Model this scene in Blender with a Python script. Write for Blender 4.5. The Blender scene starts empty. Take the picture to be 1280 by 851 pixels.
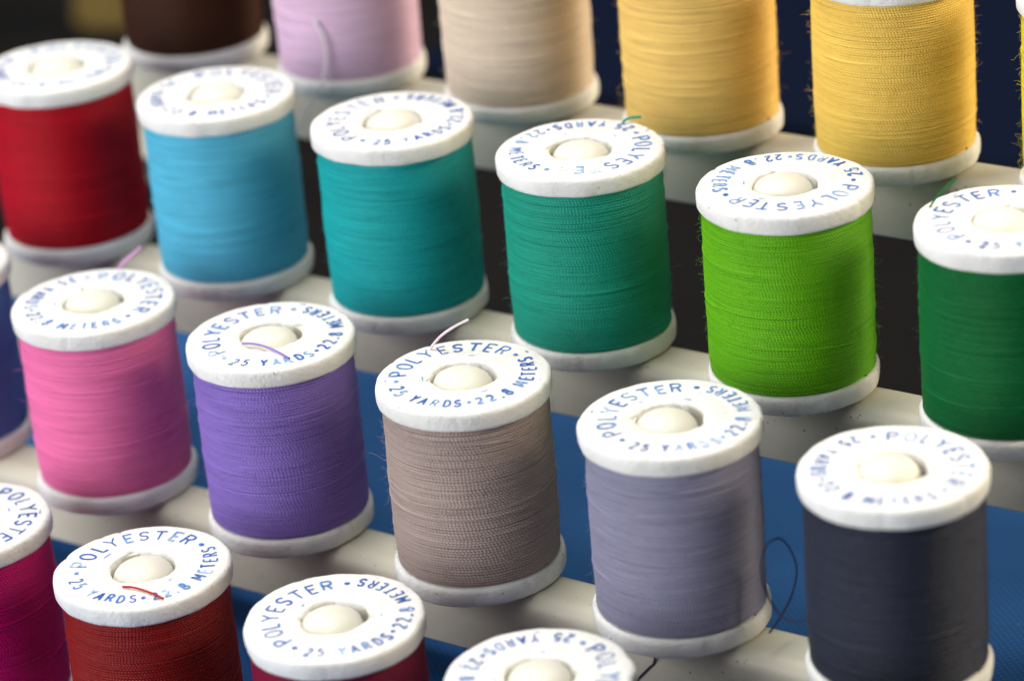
import bpy, math, random
import numpy as np
from mathutils import Matrix, Vector

U = 0.01                      # one model unit = the radius of a spool flange = 10 mm
PI = math.pi
scene = bpy.context.scene
COL = scene.collection

# ------------------------------------------------------------------ camera
cd = bpy.data.cameras.new('camera')
cam = bpy.data.objects.new('camera', cd); COL.objects.link(cam)
cam.matrix_world = Matrix(((0.83151, -0.16749, 0.52966, 21.4237*U),
                           (0.54989, 0.38348, -0.74200, -28.7592*U),
                           (-0.07884, 0.90824, 0.41096, 15.6947*U),
                           (0, 0, 0, 1)))
cd.sensor_width = 36.0; cd.sensor_fit = 'HORIZONTAL'; cd.lens = 111.47
cd.clip_start = 0.01; cd.clip_end = 20.0
cd.dof.use_dof = True; cd.dof.focus_distance = 35.9*U; cd.dof.aperture_fstop = 16.0
cd.dof.aperture_blades = 0
scene.camera = cam

# ------------------------------------------------------------------ world, lamps, exposure
w = bpy.data.worlds.new('World'); scene.world = w; w.use_nodes = True
bg = w.node_tree.nodes['Background']
bg.inputs['Color'].default_value = (0.95, 0.97, 1.0, 1); bg.inputs['Strength'].default_value = 0.07
scene.view_settings.view_transform = 'Standard'; scene.view_settings.look = 'None'
scene.view_settings.gamma = 1.0; scene.view_settings.exposure = 0.0
scene.view_settings.use_curve_mapping = False

CEN = Vector((2, -1, 0))
RIGHT = Vector((0.834, 0.552, 0)); AWAY = Vector((-0.552, 0.834, 0)); UP = Vector((0, 0, 1))
def area(name, right, away, up, size, power, color):
    l = bpy.data.lights.new(name, 'AREA'); l.shape = 'DISK'; l.size = size*U; l.energy = power; l.color = color
    o = bpy.data.objects.new(name, l); COL.objects.link(o)
    p = (CEN + RIGHT*right + AWAY*away + UP*up)*U
    o.location = p; o.rotation_euler = (CEN*U - p).to_track_quat('-Z', 'Y').to_euler()
    return o
area('ceiling_lamp', -15, 18, 90, 60, 10.0, (1.0, 0.98, 0.94))
area('window_lamp', -78, -48, 26, 78, 9.8, (0.95, 0.97, 1.0))
area('warm_lamp', 84, 6, 42, 26, 9.0, (1.0, 0.87, 0.64))

# ------------------------------------------------------------------ helpers
def mesh_np(name, V, F, mats=(), uv=None, smooth=True, scale=U):
    """V (n,3) floats, F (m,4) quads (or list of such with tris (k,3))"""
    me = bpy.data.meshes.new(name)
    Fs = F if isinstance(F, list) else [F]
    Fs = [np.asarray(f, dtype=np.int32) for f in Fs if len(f)]
    V = np.asarray(V, dtype=np.float32)*scale
    loops = np.concatenate([f.ravel() for f in Fs])
    tot = np.concatenate([np.full(len(f), f.shape[1], np.int32) for f in Fs])
    start = np.concatenate([[0], np.cumsum(tot)[:-1]]).astype(np.int32)
    me.vertices.add(len(V)); me.vertices.foreach_set('co', V.ravel())
    me.loops.add(len(loops)); me.loops.foreach_set('vertex_index', loops)
    me.polygons.add(len(tot)); me.polygons.foreach_set('loop_start', start)
    me.polygons.foreach_set('loop_total', tot)
    me.polygons.foreach_set('use_smooth', np.full(len(tot), smooth, bool))
    if uv is not None:
        ul = me.uv_layers.new(name='UVMap')
        ul.data.foreach_set('uv', np.asarray(uv, np.float32)[loops].ravel())
    for m in mats: me.materials.append(m)
    me.update(calc_edges=True); me.validate()
    return me

def obj(name, me, parent=None, loc=(0, 0, 0), rotz=0.0):
    o = bpy.data.objects.new(name, me); COL.objects.link(o)
    o.location = [c*U for c in loc]; o.rotation_euler = (0, 0, rotz)
    if parent is not None: o.parent = parent
    return o

def thing(name, label, cat, loc, group=None):
    o = bpy.data.objects.new(name, None); COL.objects.link(o)
    o.empty_display_size = 0.005
    o.location = [c*U for c in loc]
    o['label'] = label; o['category'] = cat
    if group: o['group'] = group
    return o

def grid_faces(nu, nv, wrap_u=False):
    """index = u*nv + v"""
    uu = np.arange(nu if wrap_u else nu-1); vv = np.arange(nv-1)
    a, b = np.meshgrid(uu, vv, indexing='ij'); a = a.ravel(); b = b.ravel(); a2 = (a+1) % nu
    return np.stack([a*nv+b, a2*nv+b, a2*nv+b+1, a*nv+b+1], 1)

def ang_noise(rng, th, n0, n1, amp):
    s = np.zeros_like(th)
    for k in range(n0, n1+1):
        s += rng.normal()*np.cos(k*th+rng.uniform(0, 2*PI))/math.sqrt(n1-n0+1)
    return s*amp

def tube_np(pts, rad, n=6, sub=6, taper=None, cap=True):
    """smooth tube along points (Catmull-Rom)"""
    P = np.asarray(pts, float)
    Q = np.vstack([2*P[0]-P[1], P, 2*P[-1]-P[-2]])
    out = []
    for i in range(1, len(Q)-2):
        for t in np.linspace(0, 1, sub, endpoint=False):
            p0, p1, p2, p3 = Q[i-1], Q[i], Q[i+1], Q[i+2]
            out.append(0.5*((2*p1)+(-p0+p2)*t+(2*p0-5*p1+4*p2-p3)*t*t+(-p0+3*p1-3*p2+p3)*t**3))
    out.append(P[-1]); C = np.array(out)
    T = np.gradient(C, axis=0); T /= np.linalg.norm(T, axis=1)[:, None]
    ref = np.array([0.31, 0.22, 0.92]); N1 = np.cross(T, ref); N1 /= np.linalg.norm(N1, axis=1)[:, None]
    N2 = np.cross(T, N1); a = np.linspace(0, 2*PI, n, endpoint=False)
    r = np.full(len(C), rad) if taper is None else rad*np.interp(np.linspace(0, 1, len(C)), *taper)
    V = (C[:, None, :] + r[:, None, None]*(np.cos(a)[None, :, None]*N1[:, None, :]+np.sin(a)[None, :, None]*N2[:, None, :]))
    m = len(C); i, j = np.meshgrid(np.arange(m-1), np.arange(n), indexing='ij'); i = i.ravel(); j = j.ravel(); j2 = (j+1) % n
    F = np.stack([i*n+j, i*n+j2, (i+1)*n+j2, (i+1)*n+j], 1)
    seglen = np.concatenate([[0], np.cumsum(np.linalg.norm(np.diff(C, axis=0), axis=1))])
    uv = np.stack(np.broadcast_arrays(seglen[:, None]/(2*rad), (np.arange(n)/n)[None, :]), -1).reshape(-1, 2)
    return V.reshape(-1, 3), F, uv

# ------------------------------------------------------------------ materials
def nodes(name):
    m = bpy.data.materials.new(name); m.use_nodes = True
    nt = m.node_tree; b = nt.nodes['Principled BSDF']
    return m, nt, b
def N(nt, t, **kw):
    n = nt.nodes.new(t)
    for k, v in kw.items(): setattr(n, k, v)
    return n
def setin(n, **kw):
    for k, v in kw.items(): n.inputs[k.replace('_', ' ')].default_value = v
def objcoord(nt, scale=(1, 1, 1), rnd=True):
    tc = N(nt, 'ShaderNodeTexCoord'); mp = N(nt, 'ShaderNodeMapping'); mp.inputs['Scale'].default_value = scale
    nt.links.new(tc.outputs['Object'], mp.inputs['Vector'])
    if rnd:
        oi = N(nt, 'ShaderNodeObjectInfo'); ml = N(nt, 'ShaderNodeMath', operation='MULTIPLY'); ml.inputs[1].default_value = 37.0
        nt.links.new(oi.outputs['Random'], ml.inputs[0])
        cb = N(nt, 'ShaderNodeCombineXYZ')
        for k in 'XYZ': nt.links.new(ml.outputs[0], cb.inputs[k])
        nt.links.new(cb.outputs[0], mp.inputs['Location'])
    return mp.outputs['Vector']
def noise(nt, vec, scale, detail=3, rough=0.55):
    n = N(nt, 'ShaderNodeTexNoise'); setin(n, Scale=scale, Detail=detail, Roughness=rough)
    nt.links.new(vec, n.inputs['Vector']); return n.outputs['Fac']
def ramp(nt, fac, stops):
    r = N(nt, 'ShaderNodeValToRGB'); cr = r.color_ramp
    while len(cr.elements) < len(stops): cr.elements.new(0.5)
    for e, (p, c) in zip(cr.elements, stops):
        e.position = p; e.color = (*c, 1) if len(c) == 3 else c
    nt.links.new(fac, r.inputs['Fac']); return r.outputs['Color']
def mix(nt, fac, a, b):
    m = N(nt, 'ShaderNodeMix', data_type='RGBA')
    for s, v in ((m.inputs['Factor'], fac), (m.inputs['A'], a), (m.inputs['B'], b)):
        if hasattr(v, 'links'): nt.links.new(v, s)
        else: s.default_value = v if not isinstance(v, tuple) else (*v, 1)
    return m.outputs['Result']
def bump(nt, h, b, dist, strength=1.0, prev=None):
    n = N(nt, 'ShaderNodeBump'); setin(n, Distance=dist, Strength=strength)
    nt.links.new(h, n.inputs['Height'])
    if prev is not None: nt.links.new(prev, n.inputs['Normal'])
    nt.links.new(n.outputs[0], b.inputs['Normal']); return n.outputs[0]

def lin(r, g, b):
    f = lambda c: (c/255/12.92) if c/255 <= 0.04045 else ((c/255+0.055)/1.055)**2.4
    return (f(r), f(g), f(b))

_thread = {}
def thread_mat(name, rgb, gloss=0.45):
    if name in _thread: return _thread[name]
    m, nt, b = nodes(name)
    c = np.minimum(np.array(lin(*rgb))*1.25, 0.9)
    v = objcoord(nt, (110, 110, 4200))
    f1 = noise(nt, v, 1.0, 2)
    v2 = objcoord(nt, (250, 250, 420)); f2 = noise(nt, v2, 1.0, 3)
    base = ramp(nt, f1, [(0.30, tuple(c*0.80)), (0.52, tuple(c)), (0.72, tuple(np.minimum(c*1.15, 0.95)))])
    base2 = mix(nt, ramp(nt, f2, [(0.35, (0, 0, 0)), (0.75, (0.6, 0.6, 0.6))]), base, tuple(c))
    nt.links.new(base2, b.inputs['Base Color'])
    setin(b, Roughness=gloss, Sheen_Weight=0.05, Sheen_Roughness=0.4)
    b.inputs['Specular IOR Level'].default_value = 0.2
    b.inputs['Sheen Tint'].default_value = (*np.minimum(c*0.6+0.4, 1), 1)
    # the twist of the yarn: diagonal ribs along each strand
    uvn = N(nt, 'ShaderNodeUVMap', uv_map='UVMap'); sp = N(nt, 'ShaderNodeSeparateXYZ'); nt.links.new(uvn.outputs[0], sp.inputs[0])
    a1 = N(nt, 'ShaderNodeMath', operation='MULTIPLY'); a1.inputs[1].default_value = 0.80*2*PI; nt.links.new(sp.outputs['X'], a1.inputs[0])
    a2 = N(nt, 'ShaderNodeMath', operation='MULTIPLY_ADD'); a2.inputs[1].default_value = 1.1*2*PI
    nt.links.new(sp.outputs['Y'], a2.inputs[0]); nt.links.new(a1.outputs[0], a2.inputs[2])
    a3 = N(nt, 'ShaderNodeMath', operation='SINE'); nt.links.new(a2.outputs[0], a3.inputs[0])
    vf = objcoord(nt, (3500, 3500, 9000)); ff = noise(nt, vf, 1.0, 2)
    n1 = bump(nt, a3.outputs[0], b, 0.00005, 0.45)
    bump(nt, ff, b, 0.00008, 0.7, n1)
    _thread[name] = m; return m

def flange_mat():
    m, nt, b = nodes('pressed_white_card')
    v = objcoord(nt)
    f1 = noise(nt, v, 160, 4, 0.6)
    base = ramp(nt, f1, [(0.3, (0.76, 0.745, 0.705)), (0.55, (0.845, 0.835, 0.80)), (0.75, (0.875, 0.865, 0.84))])
    sp = noise(nt, v, 1500, 1); spots = ramp(nt, sp, [(0.0, (0, 0, 0)), (0.765, (0, 0, 0)), (0.80, (1, 1, 1))])
    base = mix(nt, spots, base, (0.33, 0.30, 0.25))
    gr = noise(nt, v, 420, 3); gm = ramp(nt, gr, [(0.60, (0, 0, 0)), (0.80, (0.35, 0.35, 0.35))])
    base = mix(nt, gm, base, (0.62, 0.60, 0.54))
    nt.links.new(base, b.inputs['Base Color'])
    setin(b, Roughness=0.62); b.inputs['Specular IOR Level'].default_value = 0.3
    h1 = noise(nt, v, 650, 5, 0.65); h2 = noise(nt, v, 220, 3, 0.5)
    n1 = bump(nt, h2, b, 0.0004, 0.45); n1 = bump(nt, h1, b, 0.0003, 0.6, n1); bump(nt, noise(nt, v, 2200, 4, 0.7), b, 0.00015, 0.7, n1)
    return m
def ink_mat():
    m, nt, b = nodes('stamped_blue_ink')
    v = objcoord(nt)
    big = noise(nt, v, 230, 2); fine = noise(nt, v, 1700, 3, 0.65)
    uvn = N(nt, 'ShaderNodeUVMap', uv_map='UVMap'); sp = N(nt, 'ShaderNodeSeparateXYZ'); nt.links.new(uvn.outputs[0], sp.inputs[0])
    # v = 0..1 across the stroke; ink pushed to the edges by the stamp
    a = N(nt, 'ShaderNodeMath', operation='SUBTRACT'); a.inputs[1].default_value = 0.5; nt.links.new(sp.outputs['Y'], a.inputs[0])
    ab = N(nt, 'ShaderNodeMath', operation='ABSOLUTE'); nt.links.new(a.outputs[0], ab.inputs[0])
    s1 = N(nt, 'ShaderNodeMath', operation='MULTIPLY_ADD'); s1.inputs[1].default_value = 1.6; nt.links.new(big, s1.inputs[0]); nt.links.new(fine, s1.inputs[2])
    s0 = N(nt, 'ShaderNodeMath', operation='ADD'); nt.links.new(sp.outputs['X'], s0.inputs[0]); nt.links.new(s1.outputs[0], s0.inputs[1]); s1 = s0
    s2 = N(nt, 'ShaderNodeMath', operation='MULTIPLY_ADD'); s2.inputs[1].default_value = 0.45; nt.links.new(ab.outputs[0], s2.inputs[0]); nt.links.new(s1.outputs[0], s2.inputs[2])
    base = ramp(nt, s2.outputs[0], [(0.0, (0.80, 0.80, 0.79)), (0.45, (0.74, 0.77, 0.80)), (0.60, (0.26, 0.45, 0.76)), (0.78, (0.06, 0.21, 0.58)), (1.0, (0.02, 0.10, 0.42))])
    s2n = s2
    dv = N(nt, 'ShaderNodeMath', operation='MULTIPLY_ADD'); dv.inputs[1].default_value = 0.62
    oi = N(nt, 'ShaderNodeObjectInfo'); om = N(nt, 'ShaderNodeMath', operation='MULTIPLY_ADD'); om.inputs[1].default_value = 0.22; om.inputs[2].default_value = -0.10
    nt.links.new(oi.outputs['Random'], om.inputs[0]); nt.links.new(om.outputs[0], dv.inputs[2])
    nt.links.new(s2.outputs[0], dv.inputs[0])
    for l in list(nt.links):
        if l.to_node.type == 'VALTORGB': nt.links.remove(l)
    rmp = [n for n in nt.nodes if n.type == 'VALTORGB'][0]; nt.links.new(dv.outputs[0], rmp.inputs['Fac'])
    nt.links.new(base, b.inputs['Base Color']); setin(b, Roughness=0.6); b.inputs['Specular IOR Level'].default_value = 0.3
    return m
def rail_mat():
    m, nt, b = nodes('ivory_plastic')
    v = objcoord(nt, rnd=False)
    f = noise(nt, v, 90, 3)
    base = ramp(nt, f, [(0.3, (0.55, 0.515, 0.41)), (0.7, (0.62, 0.585, 0.475))])
    sp = noise(nt, v, 1900, 1, 0.4); patch = noise(nt, v, 120, 2)
    ps = N(nt, 'ShaderNodeMath', operation='MULTIPLY_ADD'); ps.inputs[1].default_value = 0.28; nt.links.new(patch, ps.inputs[0]); nt.links.new(sp, ps.inputs[2])
    spots = ramp(nt, ps.outputs[0], [(0.0, (0, 0, 0)), (0.905, (0, 0, 0)), (0.94, (0.8, 0.8, 0.8))])
    base = mix(nt, spots, base, (0.05, 0.045, 0.04))
    nt.links.new(base, b.inputs['Base Color'])
    setin(b, Roughness=0.45, Subsurface_Weight=0.15, Subsurface_Scale=0.001); b.inputs['Specular IOR Level'].default_value = 0.4
    bump(nt, noise(nt, v, 700, 3), b, 0.00008, 0.6)
    return m
def peg_mat():
    m, nt, b = nodes('translucent_cream_plastic')
    v = objcoord(nt)
    base = ramp(nt, noise(nt, v, 300, 3), [(0.3, (0.70, 0.675, 0.575)), (0.7, (0.76, 0.74, 0.65))])
    sp = noise(nt, v, 2100, 1); spots = ramp(nt, sp, [(0.0, (0, 0, 0)), (0.77, (0, 0, 0)), (0.80, (0.8, 0.8, 0.8))])
    base = mix(nt, spots, base, (0.22, 0.18, 0.10))
    nt.links.new(base, b.inputs['Base Color'])
    setin(b, Roughness=0.55, Subsurface_Weight=0.7, Subsurface_Scale=0.0016)
    b.inputs['Subsurface Radius'].default_value = (1.0, 0.85, 0.55)
    bump(nt, noise(nt, v, 500, 2), b, 0.0001, 0.5)
    return m
def cloth_mat(name, c1, c2, weave=9000, rough=0.85, lintc=0.45):
    m, nt, b = nodes(name)
    tc = N(nt, 'ShaderNodeTexCoord'); mp = N(nt, 'ShaderNodeMapping'); mp.inputs['Rotation'].default_value = (0, 0, 0.7)
    nt.links.new(tc.outputs['Object'], mp.inputs['Vector']); v = mp.outputs[0]
    wv = []
    for d in ('X', 'Y'):
        wn = N(nt, 'ShaderNodeTexWave', wave_type='BANDS', bands_direction=d); setin(wn, Scale=weave/20, Distortion=1.2, Detail=2.0, Detail_Scale=3.0)
        nt.links.new(v, wn.inputs['Vector']); wv.append(wn.outputs['Fac'])
    ad = N(nt, 'ShaderNodeMath', operation='MULTIPLY'); nt.links.new(wv[0], ad.inputs[0]); nt.links.new(wv[1], ad.inputs[1])
    f = noise(nt, v, 60, 4)
    base = mix(nt, f, c1, c2)
    base = mix(nt, ad.outputs[0], base, tuple(min(1, x*1.25+0.001) for x in c2))
    lint = noise(nt, v, 420, 2); lm = ramp(nt, lint, [(0.0, (0, 0, 0)), (0.76, (0, 0, 0)), (0.82, (0.30, 0.30, 0.30))])
    base = mix(nt, lm, base, (lintc, lintc, lintc*1.1))
    nt.links.new(base, b.inputs['Base Color']); setin(b, Roughness=rough)
    b.inputs['Specular IOR Level'].default_value = 0.08
    bump(nt, ad.outputs[0], b, 0.00012, 0.35)
    return m
def dark_mat(name, c, rough):
    m, nt, b = nodes(name)
    v = objcoord(nt, rnd=False); f = noise(nt, v, 30, 4)
    nt.links.new(ramp(nt, f, [(0.3, tuple(x*0.7 for x in c)), (0.7, tuple(x*1.3 for x in c))]), b.inputs['Base Color'])
    setin(b, Roughness=rough); b.inputs['Specular IOR Level'].default_value = 0.12; bump(nt, noise(nt, v, 900, 2), b, 0.0001, 0.4)
    return m

M_FL = flange_mat(); M_INK = ink_mat(); M_RAIL = rail_mat(); M_PEG = peg_mat()
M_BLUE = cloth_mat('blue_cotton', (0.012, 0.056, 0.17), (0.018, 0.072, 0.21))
M_BLUE_SHADED = cloth_mat('shaded_blue_cotton', (0.0006, 0.0028, 0.013), (0.0008, 0.004, 0.018), lintc=0.01)  # blue cotton darkened to near-black navy: the weaker light at the back, as colour
M_TABLE = dark_mat('black_table_laminate', (0.0045, 0.004, 0.004), 0.6)
M_TUBE, _nt, _b = nodes('cream_card_tube'); setin(_b, Roughness=0.7); _b.inputs['Base Color'].default_value = (0.72, 0.70, 0.62, 1)
_nt.links.new(ramp(_nt, noise(_nt, objcoord(_nt), 400, 3), [(0.3, (0.66, 0.63, 0.53)), (0.7, (0.78, 0.76, 0.68))]), _b.inputs['Base Color'])

# ------------------------------------------------------------------ the setting: table, cloth
def sheet(name, x0, x1, y0, y1, nx, ny, zf, mat, thick=None):
    xs = np.linspace(x0, x1, nx); ys = np.linspace(y0, y1, ny)
    X, Y = np.meshgrid(xs, ys, indexing='ij'); Z = zf(X, Y)
    V = np.stack([X, Y, Z], -1).reshape(-1, 3); F = grid_faces(nx, ny)
    return obj(name, mesh_np(name, V, F, [mat]))
t = sheet('table', -140, 140, -60, 170, 2, 2, lambda X, Y: np.full_like(X, -5.2), M_TABLE); t['kind'] = 'structure'
def cloth_z(X, Y):
    z = np.interp(Y, [-20, -6.6, -5.0, -3.5, -3.0, 4.6, 5.0, 5.35, 5.6], [-5.1, -5.05, -4.85, -3.35, -3.2, -3.2, -3.3, -4.9, -5.15])
    return z + 0.06*np.sin(X*0.9+Y*0.4)*np.cos(Y*0.7-X*0.25) + 0.02*np.sin(X*2.3-Y*1.1)
bc = sheet('blue_cloth', -26, 26, -20, 5.6, 160, 220, cloth_z, M_BLUE)
bc['kind'] = 'structure'
def box_np(x0, x1, y0, y1, z0, z1):
    V = np.array([(x, y, z) for x in (x0, x1) for y in (y0, y1) for z in (z0, z1)], float)
    F = np.array([(0, 1, 3, 2), (4, 6, 7, 5), (0, 4, 5, 1), (2, 3, 7, 6), (0, 2, 6, 4), (1, 5, 7, 3)])
    return V, F
V, F = box_np(-24, 24, -3.0, 4.5, -5.19, -3.3)
rb = obj('riser', mesh_np('riser', V, F, [M_TABLE], smooth=False)); rb['kind'] = 'structure'
nc = sheet('shaded_blue_cloth', -14.5, 40, 18.6, 70, 120, 110,
           lambda X, Y: -5.16+0.10*np.sin(X*0.5+0.3*Y)*np.sin(0.4*Y-0.2*X)+0.1, M_BLUE_SHADED)
nc['kind'] = 'structure'  # blue cloth further back, a separate sheet with the shade in its colour

# ------------------------------------------------------------------ the rack: stepped rails with pegs
H = 2.4478; T = 0.236
PX0, PDX = -5.985, 2.702
ROWY = [2.755, 0.0, -2.757, -5.487]; ROWZ = [1.737, 0.0, -1.723, -3.444]
rack = thing('spool_rack', 'ivory plastic stepped rack of rails and pegs holding the thread spools', 'rack', (2, -7, -5.0))
RKO = np.array((2, -7, -5.0))
def rail_mesh(x0, x1):
    yb, yf, h, r = 0.40, -0.425, 0.865, 0.26
    prof = []
    def arc(cx, cz, rad, a0, a1, n):
        for k in range(n+1):
            a = a0+(a1-a0)*k/n; prof.append((cx+rad*math.cos(a), cz+rad*math.sin(a)))
    arc(yb-r, -r, r, 0, PI/2, 7); arc(yf+r*0.8, -r*0.8, r*0.8, PI/2, PI, 7)
    arc(yf+0.03, -h+0.03, 0.03, PI, 1.5*PI, 3); arc(yb-0.03, -h+0.03, 0.03, 1.5*PI, 2*PI, 3)
    n = len(prof); xs = [x0, x0+0.03]+list(np.linspace(x0+0.5, x1-0.5, 40))+[x1-0.03, x1]
    V = []
    for i, x in enumerate(xs):
        s = 0.03 if i in (0, len(xs)-1) else 0
        for (y, z) in prof:
            cy, cz = (yb+yf)/2, -h/2
            V.append((x, y+(cy-y)*s*1.6, z+(cz-z)*s*1.6))
    F = []
    for i in range(len(xs)-1):
        for j in range(n): F.append((i*n+j, i*n+(j+1) % n, (i+1)*n+(j+1) % n, (i+1)*n+j))
    V = np.array(V); me = mesh_np('rail', V, np.array(F)[:, ::-1], [M_RAIL])
    # end caps
    import bmesh
    bm = bmesh.new(); bm.from_mesh(me); bm.verts.ensure_lookup_table()
    bm.faces.new([bm.verts[j] for j in range(n)])
    bm.faces.new([bm.verts[(len(xs)-1)*n+j] for j in range(n)][::-1])
    bmesh.ops.recalc_face_normals(bm, faces=bm.faces)
    bm.to_mesh(me); bm.free(); return me
RAIL_ME = rail_mesh(-7.08, 12.0)
def lathe_np(prof, n, rmod=None):
    th = np.linspace(0, 2*PI, n, endpoint=False); k = len(prof)
    V = np.zeros((n, k, 3))
    for j, (r, z) in enumerate(prof):
        V[:, j, 0] = r*np.cos(th); V[:, j, 1] = r*np.sin(th); V[:, j, 2] = z
    return V.reshape(-1, 3), grid_faces(n, k, True)
peg_prof = [(0.40, 0.0), (0.40, 0.04), (0.356, 0.10), (0.352, H-0.20), (0.346, H-0.10), (0.326, H-0.045), (0.288, H+0.004), (0.228, H+0.042), (0.155, H+0.068), (0.07, H+0.082), (0.0005, H+0.086)]
V, F = lathe_np(peg_prof, 40)
_a = np.arctan2(V[:, 1], V[:, 0]); _l = 1+0.016*np.cos(2*_a+0.4)+0.012*np.cos(3*_a+1.0)+0.008*np.cos(5*_a); V[:, 0] *= _l; V[:, 1] *= _l
PEG_ME = mesh_np('peg', V, F, [M_PEG])
PEGS = {0: range(0, 6), 1: range(0, 6), 2: range(0, 6), 3: range(1, 6)}
prng = np.random.default_rng(5)
rails = []
for r in range(4):
    ro = obj('rail', RAIL_ME, rack, np.array((0, ROWY[r], ROWZ[r]))-RKO); rails.append(ro)
    for i in PEGS[r]:
        p = obj('peg', PEG_ME, ro, (PX0+PDX*i-0.022, -0.016, -0.012), prng.uniform(0, 6.28))
        p.rotation_euler.x = prng.normal()*0.008; p.rotation_euler.y = prng.normal()*0.008
# sloping side struts under the rails and feet on the table (ends of the rack, outside the picture)
for x in (-6.7, 11.4):
    dirv = np.array((0, ROWY[0]-ROWY[3], ROWZ[0]-ROWZ[3])); L = np.linalg.norm(dirv)
    me_name = 'side_strut'
    a = math.atan2(dirv[2], dirv[1])
    V, F = box_np(-0.25, 0.25, -0.5, L+0.5, -0.3, 0.0)
    o = obj(me_name, mesh_np(me_name, V, F, [M_RAIL], smooth=False), rack, np.array((x, ROWY[3], ROWZ[3]-0.86-0.02))-RKO)
    o.rotation_euler = (a, 0, 0)
    V, F = box_np(-0.25, 0.25, -0.25, 0.25, -5.19-(ROWZ[3]-1.1), 0)
    obj('foot', mesh_np('foot', V, F, [M_RAIL], smooth=False), rack, np.array((x, ROWY[3]-0.1, ROWZ[3]-1.1))-RKO)
    if x > 0:
        V, F = box_np(-0.25, 0.25, -0.25, 0.25, -3.16-(ROWZ[0]-1.1), 0)
        obj('foot', mesh_np('foot', V, F, [M_RAIL], smooth=False), rack, np.array((x, ROWY[0]-0.1, ROWZ[0]-1.1))-RKO)

# ------------------------------------------------------------------ spool parts
def flange_np(rng, z0, z1, top, R=1.0):
    n = 176; th = np.linspace(0, 2*PI, n, endpoint=False)
    hole = 0.374 + ang_noise(rng, th, 2, 6, 0.011) + ang_noise(rng, th, 7, 18, 0.004)
    na = rng.uniform(-0.2, 1.2)
    for k in range(2 if top else 1):
        d = np.angle(np.exp(1j*(th-na-(0 if k == 0 else rng.uniform(1.5, 4.5)))))
        hole += (0.10 if k == 0 else 0.05)*np.exp(-(d/(0.16 if k == 0 else 0.11))**2)
    rim = R + ang_noise(rng, th, 2, 4, 0.006) + ang_noise(rng, th, 6, 16, 0.0045) + ang_noise(rng, th, 18, 40, 0.0012)
    edge = ang_noise(rng, th, 3, 7, 0.004) + ang_noise(rng, th, 14, 36, 0.0022)
    seam = rng.uniform(0, 2*PI) if top else rng.uniform(-1.3, 0.2)
    ds = np.angle(np.exp(1j*(th-seam))); groove = 0.012*np.exp(-(ds/0.03)**2)
    for q in range(3):      # small chips knocked out of the edge
        dc = np.angle(np.exp(1j*(th-rng.uniform(0, 2*PI)))); edge = edge-rng.uniform(0.015, 0.04)*np.exp(-(dc/rng.uniform(0.02, 0.05))**2); rim = rim-0.008*np.exp(-(dc/0.04)**2)
    tilt = ang_noise(rng, th, 1, 3, 0.006)
    rings = []
    def ring(r, z): rings.append(np.stack([r*np.cos(th), r*np.sin(th), z+0*th], 1))
    dz = lambda: ang_noise(rng, th, 2, 9, 0.0025)
    ring(hole+0.01, z0); ring(hole, z0+0.02); ring(hole, z1-0.02); ring(hole+0.018+0*th, z1-0.003+dz())
    for f in (0.25, 0.5, 0.75): ring(hole+(rim-0.05-hole)*f, z1+dz())
    ring(rim-0.052, z1-0.002+dz()); ring(rim-0.026-groove*0.5, z1-0.010+edge*0.3); ring(rim-0.008-groove, z1-0.032+edge*0.6)
    ring(rim-groove, z1-0.062+edge); ring(rim+0.002-groove+ang_noise(rng, th, 4, 24, 0.0012), (z0+z1)/2)
    ring(rim-0.002-groove, z0+0.045+edge*0.5); ring(rim-0.012, z0+0.015+tilt*0.5); ring(rim-0.04, z0+tilt*0.3); ring(0.6+0*th, z0+0*th)
    ring(hole+0.01, z0)
    A = np.stack(rings, 1); k = A.shape[1]
    return A.reshape(-1, 3), grid_faces(n, k, True)

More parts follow.
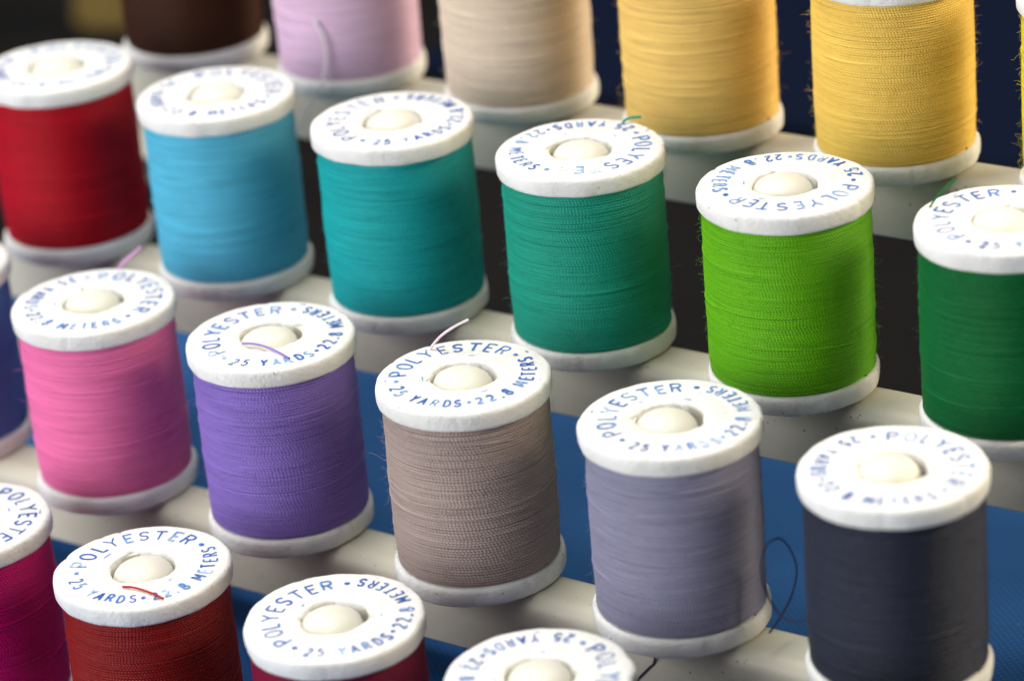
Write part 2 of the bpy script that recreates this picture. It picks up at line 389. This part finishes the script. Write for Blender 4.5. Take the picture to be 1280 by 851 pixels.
def winding_np(rng, Rt, turns, z0, z1, rough=1.0, overs=8, nseg=88):
    pitch = (z1-z0)/turns; rr = pitch*0.505; phase = np.cumsum(rng.normal(size=400)*0.8); rough = rough*0.25
    def strip(th, rad, z):
        n = len(th); pa = np.radians([-82, -30, 30, 82])
        Rr = rad[:, None]+rr*np.cos(pa)[None, :]; Z = z[:, None]+rr*np.sin(pa)[None, :]
        V = np.stack([Rr*np.cos(th)[:, None], Rr*np.sin(th)[:, None], Z], -1).reshape(-1, 3)
        F = grid_faces(n, 4)
        uv = np.stack(np.broadcast_arrays((th*Rt/(2*rr)*1.013+np.interp(th/(2*PI), np.arange(0, 400), phase)+2.0*np.sin(th*0.37+1))[:, None], np.linspace(0, 0.5, 4)[None, :]), -1).reshape(-1, 2)
        return V, F, uv
    s = np.linspace(0, turns, int(turns*nseg)+1); th = 2*PI*s
    kn = np.arange(0, turns*5+2)/5.0
    jz = np.interp(s, kn, rng.normal(size=len(kn)))*pitch*0.17*rough
    per = rng.normal(size=int(turns)+3); jz += np.interp(s, np.arange(len(per)), per)*pitch*0.20*rough
    # slow drifts shared by neighbouring turns: bands where the thread is laid a little slanted
    zz = z0+rr+(z1-z0-2*rr)*s/turns
    for q in range(5):
        zc = rng.uniform(z0, z1); wd = rng.uniform(0.08, 0.3); a0 = rng.uniform(0, 2*PI)
        jz += pitch*0.7*rough*np.exp(-((zz-zc)/wd)**2)*np.sin(th+a0)*rng.uniform(-1, 1)
    kr = np.arange(0, turns*4+2)/4.0
    jr = np.interp(s, kr, rng.normal(size=len(kr)))*rr*0.18*rough
    per2 = rng.normal(size=int(turns)+3); jr += np.interp(s, np.arange(len(per2)), per2)*rr*0.20*rough
    u = (zz-z0)/(z1-z0); bulge = -0.012*(2*u-1)**2
    body = Rt-rr + bulge
    for q in range(3): body = body+0.0022*np.sin(2*PI*(q+1)*u*1.3+rng.uniform(0, 6.28))*rng.uniform(0.3, 1)
    V, F, uv = strip(th, body+jr, np.clip(zz+jz, z0+rr*0.4, z1-rr*0.4))
    Vs, Fs, Us = [V], [F], [uv]; off = len(V)
    for k in range(overs):            # single turns laid across the others
        a0 = rng.uniform(0, 2*PI); span = rng.uniform(0.9, 4.2); n = max(12, int(span*16))
        t_ = np.linspace(0, 1, n); sl = rng.uniform(-1, 1)*pitch*rng.uniform(1.0, 5.0)
        zc = rng.uniform(z0+0.15, z1-0.15); zk = zc+sl*(t_-0.5)+pitch*0.3*np.sin(t_*5+a0)
        lift = rr*0.75*np.clip(np.minimum(t_, 1-t_)*10, -0.6, 1)-rr*0.25
        uu = (zk-z0)/(z1-z0)
        V, F, uv = strip(a0+span*t_, Rt-rr-0.012*(2*uu-1)**2+lift, np.clip(zk, z0+rr, z1-rr))
        Vs.append(V); Fs.append(F+off); Us.append(uv); off += len(V)
    # the layer below
    n = 64; tc = np.linspace(0, 2*PI, n, endpoint=False); zc = np.linspace(z0, z1, 9); rc = Rt-rr*1.75-0.012*(2*np.linspace(0, 1, 9)-1)**2
    V = np.stack([rc[None, :]*np.cos(tc)[:, None], rc[None, :]*np.sin(tc)[:, None], np.broadcast_to(zc, (n, 9))], -1).reshape(-1, 3)
    Vs.append(V); Fs.append(grid_faces(n, 9, True)+off); Us.append(np.zeros((len(V), 2)))
    return np.vstack(Vs), np.vstack(Fs), np.vstack(Us)

def fuzz_np(rng, Rt, z0, z1, count, out):
    Vs, Fs = [], []; off = 0
    for k in range(count):
        th = rng.uniform(0, 2*PI); z = rng.uniform(z0+0.02, z1-0.02)
        e = np.array([math.cos(th), math.sin(th), 0]); tt = np.array([-math.sin(th), math.cos(th), 0])
        L = rng.gamma(1.6, 0.032)*out+0.025
        d = e*rng.uniform(0.15, 0.9)+tt*rng.normal()*0.9+np.array([0, 0, 1.0])*rng.normal()*0.55; d /= np.linalg.norm(d)
        p = e*(Rt-0.012)+np.array([0, 0, z]); pts = [p]
        for q in range(4):
            p = p+d*L/4; pts.append(p); d = d+rng.normal(size=3)*0.42-e*0.05; d /= np.linalg.norm(d)
        P = np.array(pts); m = len(P); r = 0.0017*np.linspace(1, 0.55, m)
        a = np.array([0, 2.09, 4.19])
        n1 = np.cross(d, (0.3, 0.5, 0.8)); n1 /= np.linalg.norm(n1); n2 = np.cross(d, n1)
        V = (P[:, None, :]+r[:, None, None]*(np.cos(a)[None, :, None]*n1+np.sin(a)[None, :, None]*n2)).reshape(-1, 3)
        i, j = np.meshgrid(np.arange(m-1), np.arange(3), indexing='ij'); i = i.ravel(); j = j.ravel()
        Fs.append(np.stack([i*3+j, i*3+(j+1) % 3, (i+1)*3+(j+1) % 3, (i+1)*3+j], 1)+off); Vs.append(V); off += len(V)
    V = np.vstack(Vs); return V, np.vstack(Fs), np.zeros((len(V), 2))

# ------------------------------------------------------------------ stamped lettering: a stroke font
def arcp(cx, cy, rx, ry, a0, a1, n=9):
    return [(cx+rx*math.cos(math.radians(a0+(a1-a0)*k/n)), cy+ry*math.sin(math.radians(a0+(a1-a0)*k/n))) for k in range(n+1)]
GL = {
 'P': (0.60, [[(0.05, 0), (0.05, 1), (0.32, 1)]+arcp(0.32, 0.74, 0.24, 0.26, 90, -90)+[(0.05, 0.48)]]),
 'O': (0.70, [arcp(0.35, 0.5, 0.30, 0.5, 90, 450, 18)]),
 'L': (0.55, [[(0.05, 1), (0.05, 0), (0.50, 0)]]),
 'Y': (0.66, [[(0.02, 1), (0.33, 0.5), (0.64, 1)], [(0.33, 0.5), (0.33, 0)]]),
 'E': (0.56, [[(0.52, 1), (0.05, 1), (0.05, 0), (0.53, 0)], [(0.05, 0.52), (0.43, 0.52)]]),
 'S': (0.60, [arcp(0.30, 0.75, 0.25, 0.25, 25, 270)+arcp(0.30, 0.25, 0.26, 0.25, 90, -155)]),
 'T': (0.62, [[(0.0, 1), (0.62, 1)], [(0.31, 1), (0.31, 0)]]),
 'R': (0.62, [[(0.05, 0), (0.05, 1), (0.32, 1)]+arcp(0.32, 0.75, 0.24, 0.25, 90, -90)+[(0.05, 0.5)], [(0.32, 0.5), (0.58, 0)]]),
 'A': (0.68, [[(0.02, 0), (0.34, 1), (0.66, 0)], [(0.13, 0.35), (0.55, 0.35)]]),
 'D': (0.64, [[(0.05, 0), (0.05, 1), (0.25, 1)]+arcp(0.25, 0.5, 0.34, 0.5, 90, -90)+[(0.05, 0)]]),
 'M': (0.78, [[(0.05, 0), (0.05, 1), (0.39, 0.3), (0.73, 1), (0.73, 0)]]),
 '2': (0.60, [arcp(0.30, 0.72, 0.25, 0.28, 165, -35)+[(0.04, 0.0), (0.56, 0.0)]]),
 '5': (0.60, [[(0.52, 1), (0.12, 1), (0.08, 0.56)]+arcp(0.29, 0.32, 0.26, 0.32, 125, -150)]),
 '8': (0.60, [arcp(0.30, 0.75, 0.21, 0.25, 270, 630, 14), arcp(0.30, 0.25, 0.26, 0.25, 90, 450, 14)]),
 '.': (0.30, [arcp(0.15, 0.06, 0.04, 0.04, 0, 360, 8)]),
 '\u2022': (0.45, [arcp(0.22, 0.5, 0.12, 0.12, 0, 360, 10), arcp(0.22, 0.5, 0.05, 0.05, 0, 360, 8)]),
 ' ': (0.34, []),
}
def lettering_np(rng, phi, cx, cy, zt):
    """POLYESTER clockwise round the outside, 25 YARDS . 22.8 METERS counter-clockwise below; phi = middle of POLYESTER"""
    Vs, Fs, Us = [], [], []; off = 0; lay = 0
    hw = 0.0105
    def run(text, a_from, a_to, rbase, h, upper, nar=1.0, gap=0.26):
        nonlocal off, lay
        ws = [GL[c][0]*nar for c in text]
        tot = sum(ws)+gap*(len(text)-1); k = (a_to-a_from)/tot; x = 0
        for c, wd in zip(text, ws):
            jx, jy, ja = rng.normal()*0.03, rng.normal()*0.035, rng.normal()*0.05; fade = float(np.clip(rng.normal()*0.2, -0.3, 0.35)); hw = 0.0112*rng.uniform(0.8, 1.35)
            if c != ' ' and c in 'PLE' and False: pass
            for pl in GL[c][1]:
                # dense resample
                P = np.array(pl, float)*(nar, 1); pts = [P[0]]
                for q in range(1, len(P)):
                    m = max(1, int(np.linalg.norm(P[q]-P[q-1])/0.14))
                    for e in range(1, m+1): pts.append(P[q-1]+(P[q]-P[q-1])*e/m)
                P = np.array(pts); P = P-(wd/2, 0.5); ca, sa = math.cos(ja), math.sin(ja)
                P = P@np.array([[ca, sa], [-sa, ca]])+(wd/2, 0.5)
                ang = a_from+k*(x+P[:, 0]+jx)
                rad = rbase+(P[:, 1]+jy)*h if upper else rbase-(P[:, 1]+jy)*h
                Q = np.stack([cx+rad*np.cos(ang), cy+rad*np.sin(ang)], 1)
                rq = np.linalg.norm(Q, axis=1); Q = Q*np.minimum(1, 0.942/rq)[:, None]
                Tn = np.gradient(Q, axis=0); Tn /= (np.linalg.norm(Tn, axis=1)[:, None]+1e-9); Nn = np.stack([-Tn[:, 1], Tn[:, 0]], 1)
                z = zt+lay*0.00004; lay += 1
                n = len(Q); V = np.zeros((n, 2, 3)); V[:, 0, :2] = Q+Nn*hw; V[:, 1, :2] = Q-Nn*hw; V[:, :, 2] = z
                Vs.append(V.reshape(-1, 3)); Fs.append(grid_faces(n, 2)+off); Us.append(np.tile([[fade, 0], [fade, 1]], (n, 1))); off += 2*n
            x += wd+gap
    d = math.radians
    run('POLYESTER', phi+d(65), phi-d(65), 0.625, 0.195, True, 0.9, 0.34)
    run('\u2022', phi+d(80), phi+d(73), 0.67, 0.15, True)
    run('\u2022', phi-d(73), phi-d(80), 0.67, 0.15, True)
    run('25 YARDS\u202222.8 METERS', phi+d(88), phi+d(273), 0.845, 0.155, False, 0.84, 0.40)
    for q in range(rng.integers(2, 6)):     # stray smudges of ink
        a = rng.uniform(0, 2*PI); r0 = rng.choice([0.46, 0.52, 0.88]); z = zt+lay*0.00004; lay += 1; L = rng.uniform(0.02, 0.05)
        p = np.array([r0*math.cos(a), r0*math.sin(a)]); e = np.array([math.cos(a+1.6), math.sin(a+1.6)]); g = np.array([-e[1], e[0]])
        Q = [p-e*L, p+e*L]; wv = 0.008
        Vs.append(np.array([[*(Q[0]+g*wv), z], [*(Q[0]-g*wv), z], [*(Q[1]+g*wv*0.6), z], [*(Q[1]-g*wv*0.6), z]])); Fs.append(grid_faces(2, 2)+off); Us.append(np.array([[-0.1, 0], [-0.1, 1]]*2)); off += 4
    return np.vstack(Vs), np.vstack(Fs), np.vstack(Us)

# ------------------------------------------------------------------ spools
# world angle of a direction given as seen in the picture (0 = to the right, 90 = away)
AZ = math.atan2(0.552, 0.834)
GROUPS = 'white flanged thread spools standing on the rack pegs'
def make_spool(row, idx, name, rgb, label, phi, Rt=0.957, turns=63, rough=1.0, overs=8, fuzz=260, fout=1.0, dx=0.0, dy=0.0, ends=(), gloss=0.45, seed=None):
    rng = np.random.default_rng(seed if seed is not None else row*17+idx*5+3)
    root = thing('thread_spool', label, 'thread spool', (PX0+PDX*idx+dx, ROWY[row]+dy, ROWZ[row]), GROUPS)
    mat = thread_mat(name, rgb, gloss)
    V, F = flange_np(rng, H-T, H, True)
    tf = obj('top_flange', mesh_np('top_flange', V, F, [M_FL]), root)
    V, F, uv = lettering_np(rng, AZ+math.radians(phi), rng.normal()*0.015+0.012, rng.normal()*0.015+0.01, H+0.0075)
    obj('printed_lettering', mesh_np('printed_lettering', V, F, [M_INK], uv, smooth=False), tf)
    V, F = flange_np(rng, 0.004, T, False, 0.991)
    obj('bottom_flange', mesh_np('bottom_flange', V, F, [M_FL]), root)
    prof = [(0.378, 0.02), (0.378, H-0.035), (0.50, H-0.045), (0.50, 0.02), (0.378, 0.02)]
    V, F = lathe_np(prof, 40)
    obj('core_tube', mesh_np('core_tube', V, F, [M_TUBE], smooth=False), root)
    V, F, uv = winding_np(rng, Rt, turns, T-0.004, H-T+0.004, rough, overs)
    wd = obj('thread_winding', mesh_np('thread_winding', V, F, [mat], uv), root)
    if fuzz:
        V, F, uv = fuzz_np(rng, Rt, T, H-T, fuzz, fout)
        fz = obj('thread_fuzz', mesh_np('thread_fuzz', V, F, [mat], uv), wd); fz['kind'] = 'stuff'
    for e in ends:
        pts, rad, emat = e[0], e[1], (thread_mat(*e[2]) if len(e) > 2 else mat)
        V, F, uv = tube_np(pts, rad)
        obj('loose_thread_end', mesh_np('loose_thread_end', V, F, [emat], uv), root)
    return root

SP = [
 # row 0, the top step
 (0, 0, 'dark_brown_thread', (54, 26, 7), 'dark brown thread spool at the rail end, beside the lilac one', 40, dict(dx=.045, fuzz=80)),
 (0, 1, 'lilac_thread', (208, 176, 200), 'pale lilac thread spool with a loose thread hanging down its front', 120,
   dict(fuzz=120, ends=[([(0.19, -0.95, 1.078), (0.25, -0.955, 1.02), (0.335, -0.948, 0.809), (0.33, -0.962, 0.507), (0.311, -1.095, 0.271), (0.16, -1.19, -0.02), (-0.054, -1.27, -0.4)], 0.016, ('pale_lilac_thread', (246, 236, 248)))])),
 (0, 2, 'beige_thread', (204, 186, 166), 'beige thread spool standing between the lilac and the yellow spools', 200, dict(fuzz=260, fout=1.1, overs=14, rough=1.2)),
 (0, 3, 'soft_yellow_thread', (232, 184, 104), 'soft yellow thread spool right beside the beige one', 300, dict(fuzz=800, fout=1.2)),
 (0, 4, 'golden_yellow_thread', (236, 184, 88), 'golden yellow thread spool between the soft yellow and the yellow green spools', 20, dict(fuzz=1500, fout=0.9, turns=67, rough=0.85, dx=-.03)),
 (0, 5, 'yellow_green_thread', (205, 186, 22), 'fuzzy yellow green thread spool next to the golden yellow one', 20, dict(fuzz=1500, fout=1.1, dx=-.03)),
 # row 1
 (1, 0, 'crimson_thread', (160, 0, 22), 'crimson red thread spool beside the sky blue one', 60, dict(fuzz=60, dx=.007, dy=-.025)),
 (1, 1, 'sky_blue_thread', (80, 170, 198), 'sky blue thread spool between the crimson and the turquoise spools', 50, dict(fuzz=120, dx=-.01, dy=-.06)),
 (1, 2, 'turquoise_thread', (20, 150, 152), 'turquoise thread spool next to the sky blue one', 166, dict(fuzz=240, turns=65, dx=-.012, dy=-.014)),
 (1, 3, 'sea_green_thread', (26, 138, 116), 'sea green thread spool with a short green thread end on its rim', -48,
   dict(fuzz=800, dx=-.032, dy=.026, overs=10, ends=[([(0.037, 0.861, 2.43), (0.062, 0.896, 2.482), (0.12, 0.951, 2.506), (0.22, 1.024, 2.507)], 0.016)])),
 (1, 4, 'lime_green_thread', (92, 160, 14), 'lime green thread spool, the brightest green on the rack', -84, dict(fuzz=1500, fout=0.9, Rt=.965, turns=65, dx=.02, dy=-.026)),
 (1, 5, 'emerald_thread', (2, 90, 42), 'deep emerald green thread spool with a green thread end sticking up', 153,
   dict(fuzz=800, dx=.026, dy=-.02, ends=[([(-0.897, -0.032, 2.44), (-0.855, 0.043, 2.529), (-0.799, 0.128, 2.61), (-0.71, 0.246, 2.71)], 0.013)])),
 # row 2
 (2, 0, 'slate_blue_thread', (80, 106, 168), 'slate blue thread spool beside the bubblegum pink one', 30, dict(fuzz=60, dx=-.04)),
 (2, 1, 'bubblegum_pink_thread', (234, 108, 158), 'bubblegum pink thread spool with a thread end behind its rim', 27,
   dict(fuzz=160, dx=.0155, dy=-.06, overs=18, rough=1.25, ends=[([(-0.322, 0.878, 2.43), (-0.301, 0.926, 2.508), (-0.22, 1.033, 2.597), (-0.146, 1.131, 2.679)], 0.016, ('pale_pink_thread', (216, 150, 205)))])),
 (2, 2, 'violet_thread', (124, 100, 174), 'violet thread spool with a violet thread end lying on top', 150,
   dict(fuzz=800, dx=-.015, overs=14, rough=1.1, turns=60, ends=[([(-0.132, -0.359, 2.468), (-0.003, -0.327, 2.475), (0.146, -0.322, 2.472), (0.376, -0.377, 2.474), (0.646, -0.473, 2.472)], 0.013)])),
 (2, 3, 'taupe_thread', (154, 137, 130), 'taupe thread spool with a pale thread end standing up from its rim', 110,
   dict(fuzz=1300, dx=.02, dy=.01, overs=14, rough=1.2, turns=58, ends=[([(-0.75, 0.419, 2.44), (-0.712, 0.438, 2.507), (-0.608, 0.485, 2.628), (-0.449, 0.53, 2.748), (-0.272, 0.578, 2.85)], 0.017, ('pale_taupe_thread', (214, 196, 200)))])),
 (2, 4, 'lavender_grey_thread', (128, 126, 147), 'lavender grey thread spool between the taupe and the charcoal spools', 144,
   dict(fuzz=800, dx=.011, dy=.04, overs=14, rough=1.1, turns=64, ends=[([(-0.02, -0.60, -0.02), (-0.101, -0.481, -0.363), (-0.17, -0.481, -0.452), (-0.34, -0.481, -0.65), (-0.478, -0.481, -0.81)], 0.012, ('dark_navy_thread', (30, 36, 62)))])),
 (2, 5, 'charcoal_thread', (38, 41, 55), 'charcoal thread spool with a loose dark thread looping at its side', 24,
   dict(fuzz=260, dx=.02, ends=[([(-0.722, -0.629, 0.778), (-0.947, -0.577, 0.677), (-1.153, -0.47, 0.649), (-1.271, -0.472, 0.797), (-1.30, -0.567, 1.10), (-1.335, -0.486, 1.325), (-1.345, -0.312, 1.402), (-1.379, -0.006, 1.29), (-1.354, 0.159, 1.069), (-1.313, 0.189, 0.828), (-1.353, 0.148, 0.562), (-1.403, 0.008, 0.373), (-1.403, -0.3, 0.28)], 0.012, ('dark_navy_thread', (30, 36, 62)))])),
 # row 3, the lowest step
 (3, 1, 'magenta_thread', (178, 0, 96), 'magenta thread spool next to the brick red one', 0, dict(fuzz=220, dx=.02)),
 (3, 2, 'brick_red_thread', (122, 17, 13), 'brick red thread spool with a short red thread lying on top', 110,
   dict(fuzz=1300, fout=0.8, rough=1.4, overs=30, dx=.0, dy=.014, ends=[([(0.136, -0.503, 2.468), (0.263, -0.473, 2.475), (0.421, -0.469, 2.472), (0.588, -0.49, 2.474), (0.738, -0.519, 2.47)], 0.013, ('red_thread', (150, 6, 16)))])),
 (3, 3, 'wine_thread', (112, 2, 44), 'dark wine thread spool next to the brick red one', 160, dict(fuzz=120, dx=-.013, dy=.03)),
 (3, 4, 'plum_thread', (90, 30, 70), 'thread spool beside the dark wine one, only its white top showing', -24, dict(fuzz=0, dx=-.016, dy=-.03)),
 (3, 5, 'grey_thread', (120, 120, 130), 'thread spool below the lavender grey one, only a sliver of white rim showing', 60, dict(fuzz=0)),
]
for (r, i, n, c, lab, phi, kw) in SP:
    make_spool(r, i, n, c, lab, phi, **kw)

# ------------------------------------------------------------------ far behind: a cone of olive thread on the table
t = thing('thread_cone', 'blurred olive brown thread cone on the dark table behind the rack', 'thread cone', (-22.3, 19.3, -5.2))
prof = [(0.02, 0.0), (1.0, 0.0), (1.05, 0.1), (0.98, 0.5), (0.80, 2.2), (0.55, 4.2), (0.42, 4.4), (0.02, 4.4)]
rng = np.random.default_rng(3)
V, F, uv = winding_np(rng, 0.95, 40, 0.1, 3.4, 1.2, 10, 48)
V[:, 0:2] *= (1.08-0.12*V[:, 2:3]); 
obj('thread_winding', mesh_np('thread_winding', V, F, [thread_mat('olive_thread', (112, 92, 46))], uv), t)
V, F = lathe_np([(0.3, 0.0), (0.95, 0.0), (0.95, 0.1), (0.5, 3.4), (0.45, 3.7), (0.3, 3.7), (0.3, 0.0)], 32)
obj('card_cone', mesh_np('card_cone', V, F, [M_TABLE], smooth=False), t)
